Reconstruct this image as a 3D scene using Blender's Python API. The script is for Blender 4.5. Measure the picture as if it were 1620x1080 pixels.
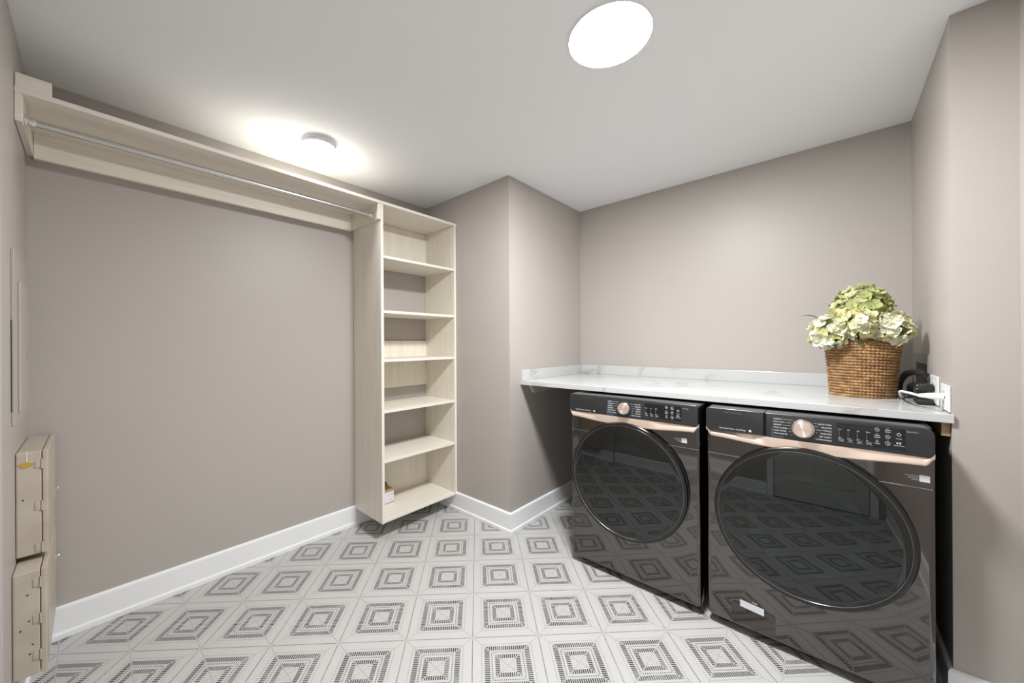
import bpy, bmesh, math, random
from math import sin, cos, pi, sqrt, atan2, radians
from mathutils import Vector, Matrix, noise

for o in list(bpy.data.objects): bpy.data.objects.remove(o, do_unlink=True)
SC = bpy.context.scene
COL = SC.collection

# ------------------------------------------------------------------ camera
F_PX, CX, CY, YAW, ROLL, EYE = 582.3574, 780.2639, 543.587, 0.0429, -0.0057, 1.281
TH = radians(45) - YAW
cam_d = bpy.data.cameras.new('camera'); cam = bpy.data.objects.new('camera', cam_d); COL.objects.link(cam)
cam_d.sensor_width = 36.0; cam_d.lens = F_PX / 1620 * 36; cam_d.clip_start = 0.01
cam_d.shift_x = (810 - CX) / 1620; cam_d.shift_y = (CY - 540) / 1620
_f = Vector((cos(TH), sin(TH), 0)); _r = Vector((sin(TH), -cos(TH), 0)); _u = Vector((0, 0, 1))
# roll about the view axis
_r2 = _r * cos(ROLL) - _u * sin(-ROLL) * 1.0
_r2 = (_r * cos(ROLL) + _u * sin(ROLL)); _u2 = (_u * cos(ROLL) - _r * sin(ROLL))
cam.matrix_world = Matrix(((_r2.x, _u2.x, -_f.x, 0), (_r2.y, _u2.y, -_f.y, 0), (_r2.z, _u2.z, -_f.z, EYE), (0, 0, 0, 1)))
SC.camera = cam

# ------------------------------------------------------------------ world, exposure, lamp strengths
w = bpy.data.worlds.new('world'); SC.world = w; w.use_nodes = True
w.node_tree.nodes['Background'].inputs[0].default_value = (0.8, 0.85, 0.9, 1)
w.node_tree.nodes['Background'].inputs[1].default_value = 0.05
SC.view_settings.view_transform = 'Standard'; SC.view_settings.look = 'None'
SC.view_settings.gamma = 1.0; SC.view_settings.use_curve_mapping = False
SC.view_settings.exposure = 2.13
LAMP_BIG = 75.0
LAMP_SMALL = 19.0

# ------------------------------------------------------------------ room numbers (metres)
XL, XN = -0.185, -0.25        # left wall far part / near part (with the door)
YJ = 1.838                    # where the left wall steps
YA = 2.5055                   # back wall
XC, YD = 1.9087, 1.6012       # corner of the boxed-out column
XB = 2.8658                   # wall behind the machines
YC, XH = -0.3103, 2.032       # right return wall and its corner
YF = -0.453                   # near right wall
H = 2.42
T = 0.12

# ------------------------------------------------------------------ material helpers
def mat(name, col=(0.5, 0.5, 0.5), rough=0.5, metal=0.0, ior=1.5, spec=0.5, coat=0.0, emit=None, es=0.0):
    m = bpy.data.materials.new(name); m.use_nodes = True
    b = m.node_tree.nodes['Principled BSDF']
    b.inputs['Base Color'].default_value = (*col, 1); b.inputs['Roughness'].default_value = rough
    b.inputs['Metallic'].default_value = metal; b.inputs['IOR'].default_value = ior
    b.inputs['Specular IOR Level'].default_value = spec
    b.inputs['Coat Weight'].default_value = coat
    if emit: b.inputs['Emission Color'].default_value = (*emit, 1); b.inputs['Emission Strength'].default_value = es
    return m

class NT:
    """small node-writing helper"""
    def __init__(s, m): s.m = m; s.t = m.node_tree; s.b = s.t.nodes['Principled BSDF']
    def n(s, typ, **kw):
        x = s.t.nodes.new(typ)
        for k, v in kw.items(): setattr(x, k, v)
        return x
    def l(s, a, b): s.t.links.new(a, b)
    def val(s, sock, v):
        if isinstance(v, (int, float)): sock.default_value = v
        elif isinstance(v, tuple): sock.default_value = v
        else: s.l(v, sock)
    def m2(s, op, a, b=0.0, c=None):
        x = s.n('ShaderNodeMath', operation=op); s.val(x.inputs[0], a); s.val(x.inputs[1], b)
        if c is not None: s.val(x.inputs[2], c)
        return x.outputs[0]
    def mix(s, f, a, b, typ='MIX'):
        x = s.n('ShaderNodeMix', data_type='RGBA', blend_type=typ)
        s.val(x.inputs[0], f); s.val(x.inputs[6], a); s.val(x.inputs[7], b); return x.outputs[2]
    def noise(s, vec, scale, detail=3.0, rough=0.5, dist=0.0):
        x = s.n('ShaderNodeTexNoise'); s.val(x.inputs['Scale'], scale); x.inputs['Detail'].default_value = detail
        x.inputs['Roughness'].default_value = rough; x.inputs['Distortion'].default_value = dist
        if vec is not None: s.l(vec, x.inputs['Vector'])
        return x.outputs['Fac']
    def ramp(s, f, stops):
        x = s.n('ShaderNodeValToRGB'); s.val(x.inputs[0], f)
        e = x.color_ramp.elements
        while len(e) < len(stops): e.new(0.5)
        for k, (p, c) in enumerate(stops): e[k].position = p; e[k].color = (*c, 1) if len(c) == 3 else c
        return x.outputs[0]
    def bump(s, h, strength=0.2, dist=0.002):
        x = s.n('ShaderNodeBump'); x.inputs['Strength'].default_value = strength; x.inputs['Distance'].default_value = dist
        s.l(h, x.inputs['Height']); s.l(x.outputs[0], s.b.inputs['Normal']); return x
    def pos(s): return s.n('ShaderNodeNewGeometry').outputs['Position']
    def mapped(s, vec, scale=(1, 1, 1), rot=(0, 0, 0)):
        x = s.n('ShaderNodeMapping'); s.l(vec, x.inputs[0]); x.inputs['Scale'].default_value = scale
        x.inputs['Rotation'].default_value = rot; return x.outputs[0]

# wall paint: warm greige, eggshell, fine roller texture
M_wall = mat('wall_paint', (0.455, 0.41, 0.378), 0.42, spec=0.35)
t = NT(M_wall); p = t.pos()
t.l(t.mix(t.noise(p, 1.3, 2), (0.440, 0.405, 0.373, 1), (0.468, 0.431, 0.398, 1)), t.b.inputs['Base Color'])
t.bump(t.noise(p, 260, 2), 0.10, 0.0006)
M_ceil = mat('ceiling_paint', (0.885, 0.90, 0.92), 0.9, spec=0.1)
t = NT(M_ceil); t.bump(t.noise(t.pos(), 180, 2), 0.08, 0.0006)
M_trim = mat('trim_paint', (0.88, 0.89, 0.90), 0.35)
t = NT(M_trim); t.bump(t.noise(t.pos(), 40, 2), 0.05, 0.0005)
M_door = mat('door_paint', (0.70, 0.70, 0.68), 0.4)
M_grout = mat('grout', (0.40, 0.395, 0.38), 0.9)
t = NT(M_grout); t.bump(t.noise(t.pos(), 400, 2), 0.3, 0.0006)

# wood-look melamine; grain direction by axis
def wood(name, axis):
    m = mat(name, (0.6, 0.54, 0.45), 0.42, spec=0.4); t = NT(m); p = t.pos()
    sc = [38, 38, 38]; sc[axis] = 1.6
    v = t.mapped(p, tuple(sc)); f = t.noise(v, 1.0, 5, 0.6, 0.8)
    sc2 = [220, 220, 220]; sc2[axis] = 5
    g = t.noise(t.mapped(p, tuple(sc2)), 1.0, 3, 0.6)
    c = t.ramp(f, [(0.25, (0.76, 0.71, 0.605)), (0.5, (0.84, 0.79, 0.69)), (0.75, (0.88, 0.84, 0.75))])
    c2 = t.mix(t.m2('MULTIPLY', t.m2('GREATER_THAN', g, 0.62), 0.22), c, (0.58, 0.52, 0.43, 1))
    t.l(c2, t.b.inputs['Base Color']); t.bump(g, 0.08, 0.0004); return m
M_woodX, M_woodY, M_woodZ = wood('pale_wood_x', 0), wood('pale_wood_y', 1), wood('pale_wood_z', 2)
M_edge = mat('edge_band', (0.82, 0.78, 0.70), 0.4)
M_pine = mat('raw_pine', (0.42, 0.28, 0.16), 0.7)
t = NT(M_pine); t.l(t.ramp(t.noise(t.mapped(t.pos(), (4, 60, 60)), 1, 4), [(0.3, (0.30, 0.19, 0.10)), (0.7, (0.52, 0.37, 0.22))]), t.b.inputs['Base Color'])

# white quartz with soft grey veins
M_quartz = mat('white_quartz', (0.82, 0.82, 0.80), 0.16, spec=0.5); t = NT(M_quartz); p = t.pos()
wv = t.noise(t.mapped(p, (1.5, 1.5, 1.5)), 1.6, 4, 0.55, 0.5)
vein = t.m2('ABSOLUTE', t.m2('SUBTRACT', wv, 0.5))
v1 = t.ramp(vein, [(0.0, (1, 1, 1)), (0.012, (0.55, 0.55, 0.55)), (0.05, (0, 0, 0))])
mask = t.ramp(t.noise(p, 3.4, 2), [(0.46, (0, 0, 0)), (0.62, (1, 1, 1))])
vm = t.m2('MULTIPLY', v1, mask)
base = t.mix(t.noise(p, 2.2, 3), (0.53, 0.535, 0.53, 1), (0.575, 0.58, 0.575, 1))
t.l(t.mix(t.m2('MULTIPLY', vm, 0.8), base, (0.33, 0.33, 0.315, 1)), t.b.inputs['Base Color'])

# printed floor tile: squares made of rows of dashes and dots
P = 0.2032 * sqrt(2)
X0, Y0 = -0.0278, 1.6086
M_tile = mat('printed_tile', (0.75, 0.74, 0.72), 0.42, spec=0.4); t = NT(M_tile); p = t.pos()
sep = t.n('ShaderNodeSeparateXYZ'); t.l(p, sep.inputs[0]); wx, wy = sep.outputs[0], sep.outputs[1]
s2 = sqrt(.5)
gx = t.m2('DIVIDE', t.m2('SUBTRACT', t.m2('MULTIPLY', t.m2('SUBTRACT', wx, wy), s2), X0), P)
gy = t.m2('DIVIDE', t.m2('SUBTRACT', t.m2('MULTIPLY', t.m2('ADD', wx, wy), s2), Y0), P)
# hand-printed wobble
wob = t.noise(p, 60, 2)
gx = t.m2('ADD', gx, t.m2('MULTIPLY', t.m2('SUBTRACT', wob, 0.5), 0.006))
ax = t.m2('ABSOLUTE', t.m2('SUBTRACT', t.m2('FRACT', gx), 0.5))
ay = t.m2('ABSOLUTE', t.m2('SUBTRACT', t.m2('FRACT', gy), 0.5))
r = t.m2('MAXIMUM', ax, ay); s = t.m2('MINIMUM', ax, ay)
NS = 1 / 34
fs = t.m2('ABSOLUTE', t.m2('SUBTRACT', t.m2('FRACT', t.m2('DIVIDE', s, NS)), 0.5))
def row(r0, hw, smax, dw, strength):
    a = t.m2('LESS_THAN', t.m2('ABSOLUTE', t.m2('SUBTRACT', r, r0)), hw)
    b = t.m2('LESS_THAN', s, smax) if isinstance(smax, float) else t.m2('LESS_THAN', t.m2('SUBTRACT', r, s), -1.0)
    c = t.m2('LESS_THAN', fs, dw)
    return t.m2('MULTIPLY', t.m2('MULTIPLY', t.m2('MULTIPLY', a, c), b), strength)
def row_m(r0, hw, margin, dw, strength):   # mitred ends follow the diagonal
    a = t.m2('LESS_THAN', t.m2('ABSOLUTE', t.m2('SUBTRACT', r, r0)), hw)
    b = t.m2('GREATER_THAN', t.m2('SUBTRACT', r, s), margin)
    c = t.m2('LESS_THAN', fs, dw)
    return t.m2('MULTIPLY', t.m2('MULTIPLY', t.m2('MULTIPLY', a, c), b), strength)
rows = [row(0.5, 0.0078, 0.48, 0.25, 1.0), row_m(0.366, 0.0058, 0.004, 0.22, 0.65),
        row_m(0.290, 0.036, 0.012, 0.30, 1.0), row_m(0.222, 0.0078, 0.01, 0.26, 1.0),
        row_m(0.148, 0.032, 0.010, 0.30, 1.0), row_m(0.083, 0.0045, 0.006, 0.22, 0.42), row_m(0.04, 0.004, 0.004, 0.2, 0.35)]
tot = rows[0]
for q in rows[1:]: tot = t.m2('MAXIMUM', tot, q)
fade = t.ramp(t.noise(p, 11, 3, 0.6), [(0.34, (0.78, 0.78, 0.78)), (0.50, (1, 1, 1))])
fade2 = t.ramp(t.noise(p, 190, 1, 0.5), [(0.3, (0.82, 0.82, 0.82)), (0.5, (1, 1, 1))])
tot = t.m2('MULTIPLY', t.m2('MULTIPLY', tot, fade), fade2)
oi = t.n('ShaderNodeObjectInfo')
body = t.mix(t.noise(p, 5, 3), (0.49, 0.483, 0.468, 1), (0.54, 0.534, 0.524, 1))
body = t.mix(t.m2('MULTIPLY', oi.outputs['Random'], 0.35), body, (0.51, 0.503, 0.488, 1))
ctr = t.ramp(r, [(0.0, (1, 1, 1)), (0.20, (0, 0, 0))])
body = t.mix(t.m2('MULTIPLY', ctr, 0.35), body, (0.48, 0.455, 0.425, 1))
t.l(t.mix(tot, body, (0.030, 0.027, 0.026, 1)), t.b.inputs['Base Color'])

M_steel = mat('brushed_steel', (0.62, 0.62, 0.60), 0.22, 1.0)
M_chrome = mat('chrome', (0.8, 0.8, 0.8), 0.08, 1.0)
M_rose = mat('rose_gold', (0.90, 0.73, 0.61), 0.34, 0.7)
M_knob = mat('turned_rose_gold', (0.97, 0.79, 0.70), 0.34, 0.85)
t = NT(M_knob); t.b.inputs['Anisotropic'].default_value = 0.9; t.b.inputs['Anisotropic Rotation'].default_value = 0.25
tg = t.n('ShaderNodeTangent', direction_type='RADIAL', axis='Y'); t.l(tg.outputs[0], t.b.inputs['Tangent'])
M_body = mat('dark_steel_body', (0.150, 0.141, 0.137), 0.05, 1.0)
M_panel = mat('dark_grey_fascia', (0.055, 0.056, 0.059), 0.27, 0.6)
M_side = mat('black_side_paint', (0.012, 0.012, 0.013), 0.45)
M_black = mat('gloss_black', (0.006, 0.006, 0.006), 0.06, ior=1.6)
M_dark = mat('black_rubber', (0.012, 0.012, 0.012), 0.55)
M_disp = mat('display_glass', (0.007, 0.008, 0.010), 0.08, ior=1.5)
M_print = mat('white_print', (0.72, 0.74, 0.76), 0.5)
M_blue = mat('blue_print', (0.15, 0.32, 0.55), 0.5)
M_sticker = mat('white_sticker', (0.75, 0.77, 0.82), 0.4)
M_rimline = mat('dark_chrome_line', (0.35, 0.35, 0.35), 0.2, 1.0)
M_drum = mat('drum_steel', (0.35, 0.38, 0.38), 0.25, 1.0)
M_lampbody = mat('lamp_white', (0.80, 0.80, 0.80), 0.5)
M_big = mat('lamp_diffuser_big', (0.9, 0.9, 0.9), 0.5, emit=(0.975, 0.985, 1.0), es=LAMP_BIG)
M_lamprim = mat('lamp_rim_white', (0.9, 0.9, 0.9), 0.5)  # plain white lamp rim, does not emit
M_small = mat('lamp_diffuser_small', (0.9, 0.9, 0.9), 0.5, emit=(0.975, 0.985, 1.0), es=LAMP_SMALL)
M_plastic = mat('white_plastic', (0.80, 0.80, 0.78), 0.35)
M_metalbox = mat('beige_enamel', (0.50, 0.44, 0.355), 0.4)
t = NT(M_metalbox); p = t.pos()
t.l(t.mix(t.ramp(t.noise(p, 9, 3), [(0.35, (0, 0, 0)), (0.7, (1, 1, 1))]), (0.46, 0.405, 0.325, 1), (0.54, 0.485, 0.40, 1)), t.b.inputs['Base Color'])
t.bump(t.noise(p, 90, 2), 0.12, 0.001)
M_hole = mat('dark_hole', (0.03, 0.025, 0.02), 0.8)
M_tape = mat('yellow_tape', (0.52, 0.33, 0.06), 0.6)
M_card = mat('cardboard', (0.46, 0.31, 0.18), 0.8)
M_plumb = mat('grey_box', (0.30, 0.285, 0.27), 0.5)

# tinted see-through washer glass
M_glass = bpy.data.materials.new('tinted_door_glass'); M_glass.use_nodes = True
_t = M_glass.node_tree; _t.nodes.remove(_t.nodes['Principled BSDF'])
_o = _t.nodes['Material Output']; _fr = _t.nodes.new('ShaderNodeFresnel'); _fr.inputs[0].default_value = 1.72
_g = _t.nodes.new('ShaderNodeBsdfGlossy'); _g.inputs['Roughness'].default_value = 0.015; _g.inputs['Color'].default_value = (0.92, 0.97, 0.95, 1)
_tr = _t.nodes.new('ShaderNodeBsdfTransparent'); _tr.inputs[0].default_value = (0.085, 0.11, 0.105, 1)
_mx = _t.nodes.new('ShaderNodeMixShader')
_t.links.new(_fr.outputs[0], _mx.inputs[0]); _t.links.new(_tr.outputs[0], _mx.inputs[1]); _t.links.new(_g.outputs[0], _mx.inputs[2]); _t.links.new(_mx.outputs[0], _o.inputs[0])
M_bowl = bpy.data.materials.new('green_bowl_glass'); M_bowl.use_nodes = True
_t = M_bowl.node_tree; _t.nodes.remove(_t.nodes['Principled BSDF'])
_o = _t.nodes['Material Output']; _fr = _t.nodes.new('ShaderNodeFresnel'); _fr.inputs[0].default_value = 2.2
_g = _t.nodes.new('ShaderNodeBsdfGlossy'); _g.inputs['Roughness'].default_value = 0.08; _g.inputs['Color'].default_value = (0.7, 1.0, 0.92, 1)
_tr = _t.nodes.new('ShaderNodeBsdfTransparent'); _tr.inputs[0].default_value = (0.5, 0.62, 0.6, 1)
_mx = _t.nodes.new('ShaderNodeMixShader')
_t.links.new(_fr.outputs[0], _mx.inputs[0]); _t.links.new(_tr.outputs[0], _mx.inputs[1]); _t.links.new(_g.outputs[0], _mx.inputs[2]); _t.links.new(_mx.outputs[0], _o.inputs[0])

# ------------------------------------------------------------------ object helpers
def obj(name, bm, m, parent=None, smooth=False, loc=None, rot=None):
    me = bpy.data.meshes.new(name); bmesh.ops.recalc_face_normals(bm, faces=bm.faces); bm.to_mesh(me); bm.free()
    for mm in (m if isinstance(m, (list, tuple)) else [m]): me.materials.append(mm)
    o = bpy.data.objects.new(name, me); COL.objects.link(o)
    if smooth:
        for pl in me.polygons: pl.use_smooth = True
        try: me.set_sharp_from_angle(angle=radians(38))
        except Exception: pass
    if loc: o.location = loc
    if rot: o.rotation_euler = rot
    if parent: o.parent = parent
    return o
def tag(o, label=None, cat=None, group=None, kind=None):
    if label: o['label'] = label
    if cat: o['category'] = cat
    if group: o['group'] = group
    if kind: o['kind'] = kind
    return o
def empty(name, label, cat, loc=(0, 0, 0), rz=0.0, group=None):
    o = bpy.data.objects.new(name, None); COL.objects.link(o); o.location = loc; o.rotation_euler = (0, 0, rz)
    o.empty_display_size = 0.05
    return tag(o, label, cat, group)
def bx(bm, x0, x1, y0, y1, z0, z1, bev=0.0, seg=2):
    r = bmesh.ops.create_cube(bm, size=1.0)
    vs = r['verts']
    for v in vs: v.co = Vector(((x0 + x1) / 2 + v.co.x * (x1 - x0), (y0 + y1) / 2 + v.co.y * (y1 - y0), (z0 + z1) / 2 + v.co.z * (z1 - z0)))
    if bev > 0:
        es = {e for v in vs for e in v.link_edges}
        bmesh.ops.bevel(bm, geom=list(es), offset=bev, segments=seg, affect='EDGES', profile=0.5)
    return bm
def box(name, x0, x1, y0, y1, z0, z1, m, parent=None, bev=0.0015, seg=2, smooth=False):
    return obj(name, bx(bmesh.new(), x0, x1, y0, y1, z0, z1, bev, seg), m, parent, smooth)
def struct(o): o['kind'] = 'structure'; return o
def cyl(bm, c, axis, r, h, seg=32, r2=None, bev=0.0):
    """cylinder centred at c along axis"""
    a = Vector(axis).normalized(); q = Vector((0, 0, 1)).rotation_difference(a)
    res = bmesh.ops.create_cone(bm, cap_ends=True, segments=seg, radius1=r, radius2=r if r2 is None else r2, depth=h)
    vs = res['verts']
    if bev > 0:
        es = [e for e in {e for v in vs for e in v.link_edges} if any(len(f.verts) > 4 for f in e.link_faces)]
        g = bmesh.ops.bevel(bm, geom=es, offset=bev, segments=3, affect='EDGES', profile=0.5)
        vs = list({v for v in bm.verts if v.is_valid and v not in getattr(bm, '_done', set())}) if False else list(set([v for v in vs if v.is_valid]) | set(g['verts']))
    for v in vs: v.co = q @ v.co + Vector(c)
    return bm
def lathe(bm, prof, axis='Z', seg=64, c=(0, 0, 0), closed=False):
    """revolve [(radius, height)] around an axis through c"""
    rings = []
    for (r, h) in prof:
        ring = []
        if r < 1e-6:
            ring = [None]
            co = (0, 0, h) if axis == 'Z' else (0, h, 0)
            ring = [bm.verts.new(Vector(co) + Vector(c))]
        else:
            for k in range(seg):
                a = 2 * pi * k / seg
                co = (r * cos(a), r * sin(a), h) if axis == 'Z' else (r * cos(a), h, r * sin(a))
                ring.append(bm.verts.new(Vector(co) + Vector(c)))
        rings.append(ring)
    pairs = list(zip(rings[:-1], rings[1:])) + ([(rings[-1], rings[0])] if closed else [])
    for A, B in pairs:
        if len(A) == 1 and len(B) == 1: continue
        for k in range(seg):
            k2 = (k + 1) % seg
            if len(A) == 1: bm.faces.new((A[0], B[k], B[k2]))
            elif len(B) == 1: bm.faces.new((A[k], B[0], A[k2]))
            else: bm.faces.new((A[k], B[k], B[k2], A[k2]))
    return bm
def tube(bm, pts, rad, seg=12, cap=True):
    pts = [Vector(q) for q in pts]; n = len(pts); rings = []
    up = Vector((0, 0, 1))
    for i, q in enumerate(pts):
        d = (pts[min(i + 1, n - 1)] - pts[max(i - 1, 0)]).normalized()
        a = d.cross(up)
        if a.length < 1e-3: a = d.cross(Vector((1, 0, 0)))
        a.normalize(); b = d.cross(a).normalized()
        rr = rad[i] if isinstance(rad, (list, tuple)) else rad
        rings.append([bm.verts.new(q + a * rr * cos(2 * pi * k / seg) + b * rr * sin(2 * pi * k / seg)) for k in range(seg)])
    for A, B in zip(rings[:-1], rings[1:]):
        for k in range(seg): bm.faces.new((A[k], A[(k + 1) % seg], B[(k + 1) % seg], B[k]))
    if cap: bm.faces.new(rings[0]); bm.faces.new(rings[-1][::-1])
    return bm
def spline(pts, n=8):
    pts = [Vector(q) for q in pts]; out = []
    for i in range(len(pts) - 1):
        p0 = pts[max(i - 1, 0)]; p1 = pts[i]; p2 = pts[i + 1]; p3 = pts[min(i + 2, len(pts) - 1)]
        for k in range(n):
            u = k / n
            out.append(0.5 * ((2 * p1) + (-p0 + p2) * u + (2 * p0 - 5 * p1 + 4 * p2 - p3) * u * u + (-p0 + 3 * p1 - 3 * p2 + p3) * u ** 3))
    out.append(pts[-1]); return out
def prism(bm, outline, axis, a, b):
    """extrude a 2-D outline between a and b along axis; outline in the two other axes, in order"""
    def mk(q, h):
        return Vector((h, q[0], q[1])) if axis == 0 else Vector((q[0], h, q[1])) if axis == 1 else Vector((q[0], q[1], h))
    A = [bm.verts.new(mk(q, a)) for q in outline]; B = [bm.verts.new(mk(q, b)) for q in outline]
    n = len(outline)
    for k in range(n): bm.faces.new((A[k], A[(k + 1) % n], B[(k + 1) % n], B[k]))
    fa = bm.faces.new(A[::-1]); fb = bm.faces.new(B); return fa, fb
def rrect(x0, x1, z0, z1, rb, rt=None, n=6):
    """rounded rectangle, bottom and top corner radii"""
    rt = rb if rt is None else rt; o = []
    for cx, cz, r, a0 in ((x1 - rb, z0 + rb, rb, -pi / 2), (x1 - rt, z1 - rt, rt, 0), (x0 + rt, z1 - rt, rt, pi / 2), (x0 + rb, z0 + rb, rb, pi)):
        for k in range(n + 1):
            a = a0 + pi / 2 * k / n; o.append((cx + r * cos(a), cz + r * sin(a)))
    return o
def boolean_cut(o, cutters):
    for c in cutters:
        md = o.modifiers.new('cut', 'BOOLEAN'); md.operation = 'DIFFERENCE'; md.solver = 'EXACT'; md.object = c
    dg = bpy.context.evaluated_depsgraph_get(); ev = o.evaluated_get(dg)
    me = bpy.data.meshes.new_from_object(ev); old = o.data; o.modifiers.clear(); o.data = me
    bpy.data.meshes.remove(old)
    for c in cutters: bpy.data.objects.remove(c, do_unlink=True)
    return o
class Text:
    """collects flat printed words (facing local -Y) into one mesh"""
    def __init__(s): s.bm = bmesh.new()
    def add(s, body, size, x, y, z, align='LEFT', ext=0.0002, sx=1.0):
        cu = bpy.data.curves.new('t', 'FONT'); cu.body = body; cu.size = size; cu.align_x = align; cu.extrude = ext; cu.resolution_u = 2
        o = bpy.data.objects.new('t', cu); COL.objects.link(o)
        dg = bpy.context.evaluated_depsgraph_get(); me = bpy.data.meshes.new_from_object(o.evaluated_get(dg))
        me.transform(Matrix.Translation((x, y, z)) @ Matrix.Rotation(pi / 2, 4, 'X') @ Matrix.Diagonal((sx, 1, 1, 1)))
        s.bm.from_mesh(me); bpy.data.meshes.remove(me); bpy.data.objects.remove(o, do_unlink=True); bpy.data.curves.remove(cu)
    def line(s, x0, x1, y, z, th=0.0007): bx(s.bm, x0, x1, y - 0.0002, y, z - th / 2, z + th / 2); return s

# ================================================================== THE ROOM SHELL
struct(box('ceiling', XN - T, XB + T, YF - T, YA + T, H, H + 0.1, M_ceil, bev=0))
struct(box('wall_back', XN - T, XC, YA, YA + T, -0.02, H, M_wall, bev=0))
struct(box('wall_column', XC, XB + T, YD, YA + T, -0.02, H, M_wall, bev=0))
struct(box('wall_far', XB, XB + T, YC, YD, -0.02, H, M_wall, bev=0))
# right return wall, with a recess hole for the laundry supply box
bm = bmesh.new(); prism(bm, [(XH, YC), (XB + T, YC), (XB + T, YF - T), (XH, YF - T)], 2, -0.02, H)
wr = struct(obj('wall_right', bm, M_wall))
bm = bmesh.new(); bx(bm, 2.445, 2.725, YC - 0.07, YC + 0.05, 1.03, 1.182); boolean_cut(wr, [obj('cutter', bm, M_wall)])
struct(box('wall_near', XN - T, XH, YF - T, YF, -0.02, H, M_wall, bev=0))
# left wall: far part stands proud; rounded corner at the step
bm = bmesh.new(); o_ = [(XN - T, YA), (XN - T, YJ), (XL - 0.012, YJ)]
for k in range(1, 6): a = -pi / 2 + pi / 2 * k / 5; o_.append((XL - 0.012 + 0.012 * cos(a), YJ + 0.012 + 0.012 * sin(a)))
o_ += [(XL, YA)]; prism(bm, o_, 2, -0.02, H); struct(obj('wall_left', bm, M_wall))
# wall behind the camera with a door opening
DY0, DY1, DH = -0.33, 0.43, 2.03
bm = bmesh.new(); bx(bm, XN - T, XN, DY1, YJ, -0.02, H); bx(bm, XN - T, XN, YF, DY0, -0.02, H); bx(bm, XN - T, XN, DY0, DY1, DH, H)
struct(obj('wall_rear', bm, M_wall))

# floor: a grout bed and one object per tile
fl = struct(box('floor', XN, XB, YF, YA, -0.05, -0.0015, M_grout, bev=0))
S = 0.2032; GX, GY = (X0 + Y0) * s2, (Y0 - X0) * s2    # a lattice vertex
gap = 0.0013
def clip_tile(x0, x1, y0, y1):
    """axis-aligned outline of the tile inside the room, or None"""
    x0, x1, y0, y1 = max(x0, XN), min(x1, XB), max(y0, YF), min(y1, YA)
    if x1 - x0 < 0.004 or y1 - y0 < 0.004: return None
    # boxed-out column
    if x1 > XC and y1 > YD:
        if x0 >= XC and y0 >= YD: return None
        if x0 >= XC: y1 = YD
        elif y0 >= YD: x1 = XC
        else: return [(x0, y0), (x1, y0), (x1, YD), (XC, YD), (XC, y1), (x0, y1)]
    if x1 > XH and y0 < YC:
        if x0 >= XH and y1 <= YC: return None
        if x0 >= XH: y0 = YC
        elif y1 <= YC: x1 = XH
        else: return [(x0, y0), (XH, y0), (XH, YC), (x1, YC), (x1, y1), (x0, y1)]
    if x0 < XL and y1 > YJ:
        if x1 <= XL and y0 >= YJ: return None
        if x1 <= XL: y1 = YJ
        elif y0 >= YJ: x0 = XL
        else: return [(x0, y0), (x1, y0), (x1, y1), (XL, y1), (XL, YJ), (x0, YJ)]
    if x1 - x0 < 0.004 or y1 - y0 < 0.004: return None
    return [(x0, y0), (x1, y0), (x1, y1), (x0, y1)]
def tile_mesh(out, cx, cy):
    bm = bmesh.new(); A = [bm.verts.new((x - cx, y - cy, 0.0)) for x, y in out]
    top = bm.faces.new(A)
    if top.normal.z < 0: top.normal_flip()
    g = bmesh.ops.inset_region(bm, faces=[top], thickness=0.0009, depth=0)
    for v in A: v.co.z = -0.0007
    outer = [v for v in A]
    low = [bm.verts.new((v.co.x, v.co.y, -0.0015)) for v in outer]; n = len(outer)
    for k in range(n): bm.faces.new((outer[k], outer[(k + 1) % n], low[(k + 1) % n], low[k]))
    me = bpy.data.meshes.new('tile'); bmesh.ops.recalc_face_normals(bm, faces=bm.faces); bm.to_mesh(me); bm.free(); me.materials.append(M_tile)
    return me
full = tile_mesh([(-S / 2 + gap, -S / 2 + gap), (S / 2 - gap, -S / 2 + gap), (S / 2 - gap, S / 2 - gap), (-S / 2 + gap, S / 2 - gap)], 0, 0)
for i in range(-9, 11):
    for j in range(-10, 9):
        x0, y0 = GX + i * S, GY + j * S; x1, y1 = x0 + S, y0 + S
        o_ = clip_tile(x0 + gap, x1 - gap, y0 + gap, y1 - gap)
        if o_ is None: continue
        cx_, cy_ = x0 + S / 2, y0 + S / 2
        is_full = len(o_) == 4 and abs(o_[1][0] - o_[0][0] - (S - 2 * gap)) < 1e-5 and abs(o_[2][1] - o_[1][1] - (S - 2 * gap)) < 1e-5
        me = full if is_full else tile_mesh(o_, cx_, cy_)
        to = bpy.data.objects.new('tile', me); COL.objects.link(to); to.location = (cx_, cy_, 0); to.parent = fl

# baseboards (profile swept along each wall with mitred ends)
PROF = [(0, 0), (0.021, 0), (0.021, 0.020), (0.018, 0.026), (0.0135, 0.028), (0.0135, 0.127), (0.011, 0.134), (0.005, 0.138), (0, 0.138)]
def baseboard(name, a, b, nrm, ea, eb):
    a, b, nrm = Vector(a), Vector(b), Vector(nrm); d = (b - a).normalized(); bm = bmesh.new(); E = []
    for q, e, sg in ((a, ea, -1), (b, eb, 1)):
        E.append([bm.verts.new((q + nrm * o + d * (sg * e * o)).to_3d() + Vector((0, 0, z + 0.0002))) for o, z in PROF])
    n = len(PROF)
    for k in range(n): bm.faces.new((E[0][k], E[0][(k + 1) % n], E[1][(k + 1) % n], E[1][k]))
    bm.faces.new(E[0]); bm.faces.new(E[1][::-1]); return struct(obj(name, bm, M_trim))
baseboard('baseboard_back', (XL, YA), (XC, YA), (0, -1), -1, -1)
baseboard('baseboard_column_left', (XC, YD), (XC, YA), (-1, 0), 1, -1)
baseboard('baseboard_column_right', (XC, YD), (XB, YD), (0, -1), 1, -1)
baseboard('baseboard_far', (XB, YC), (XB, YD), (-1, 0), -1, -1)
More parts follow.
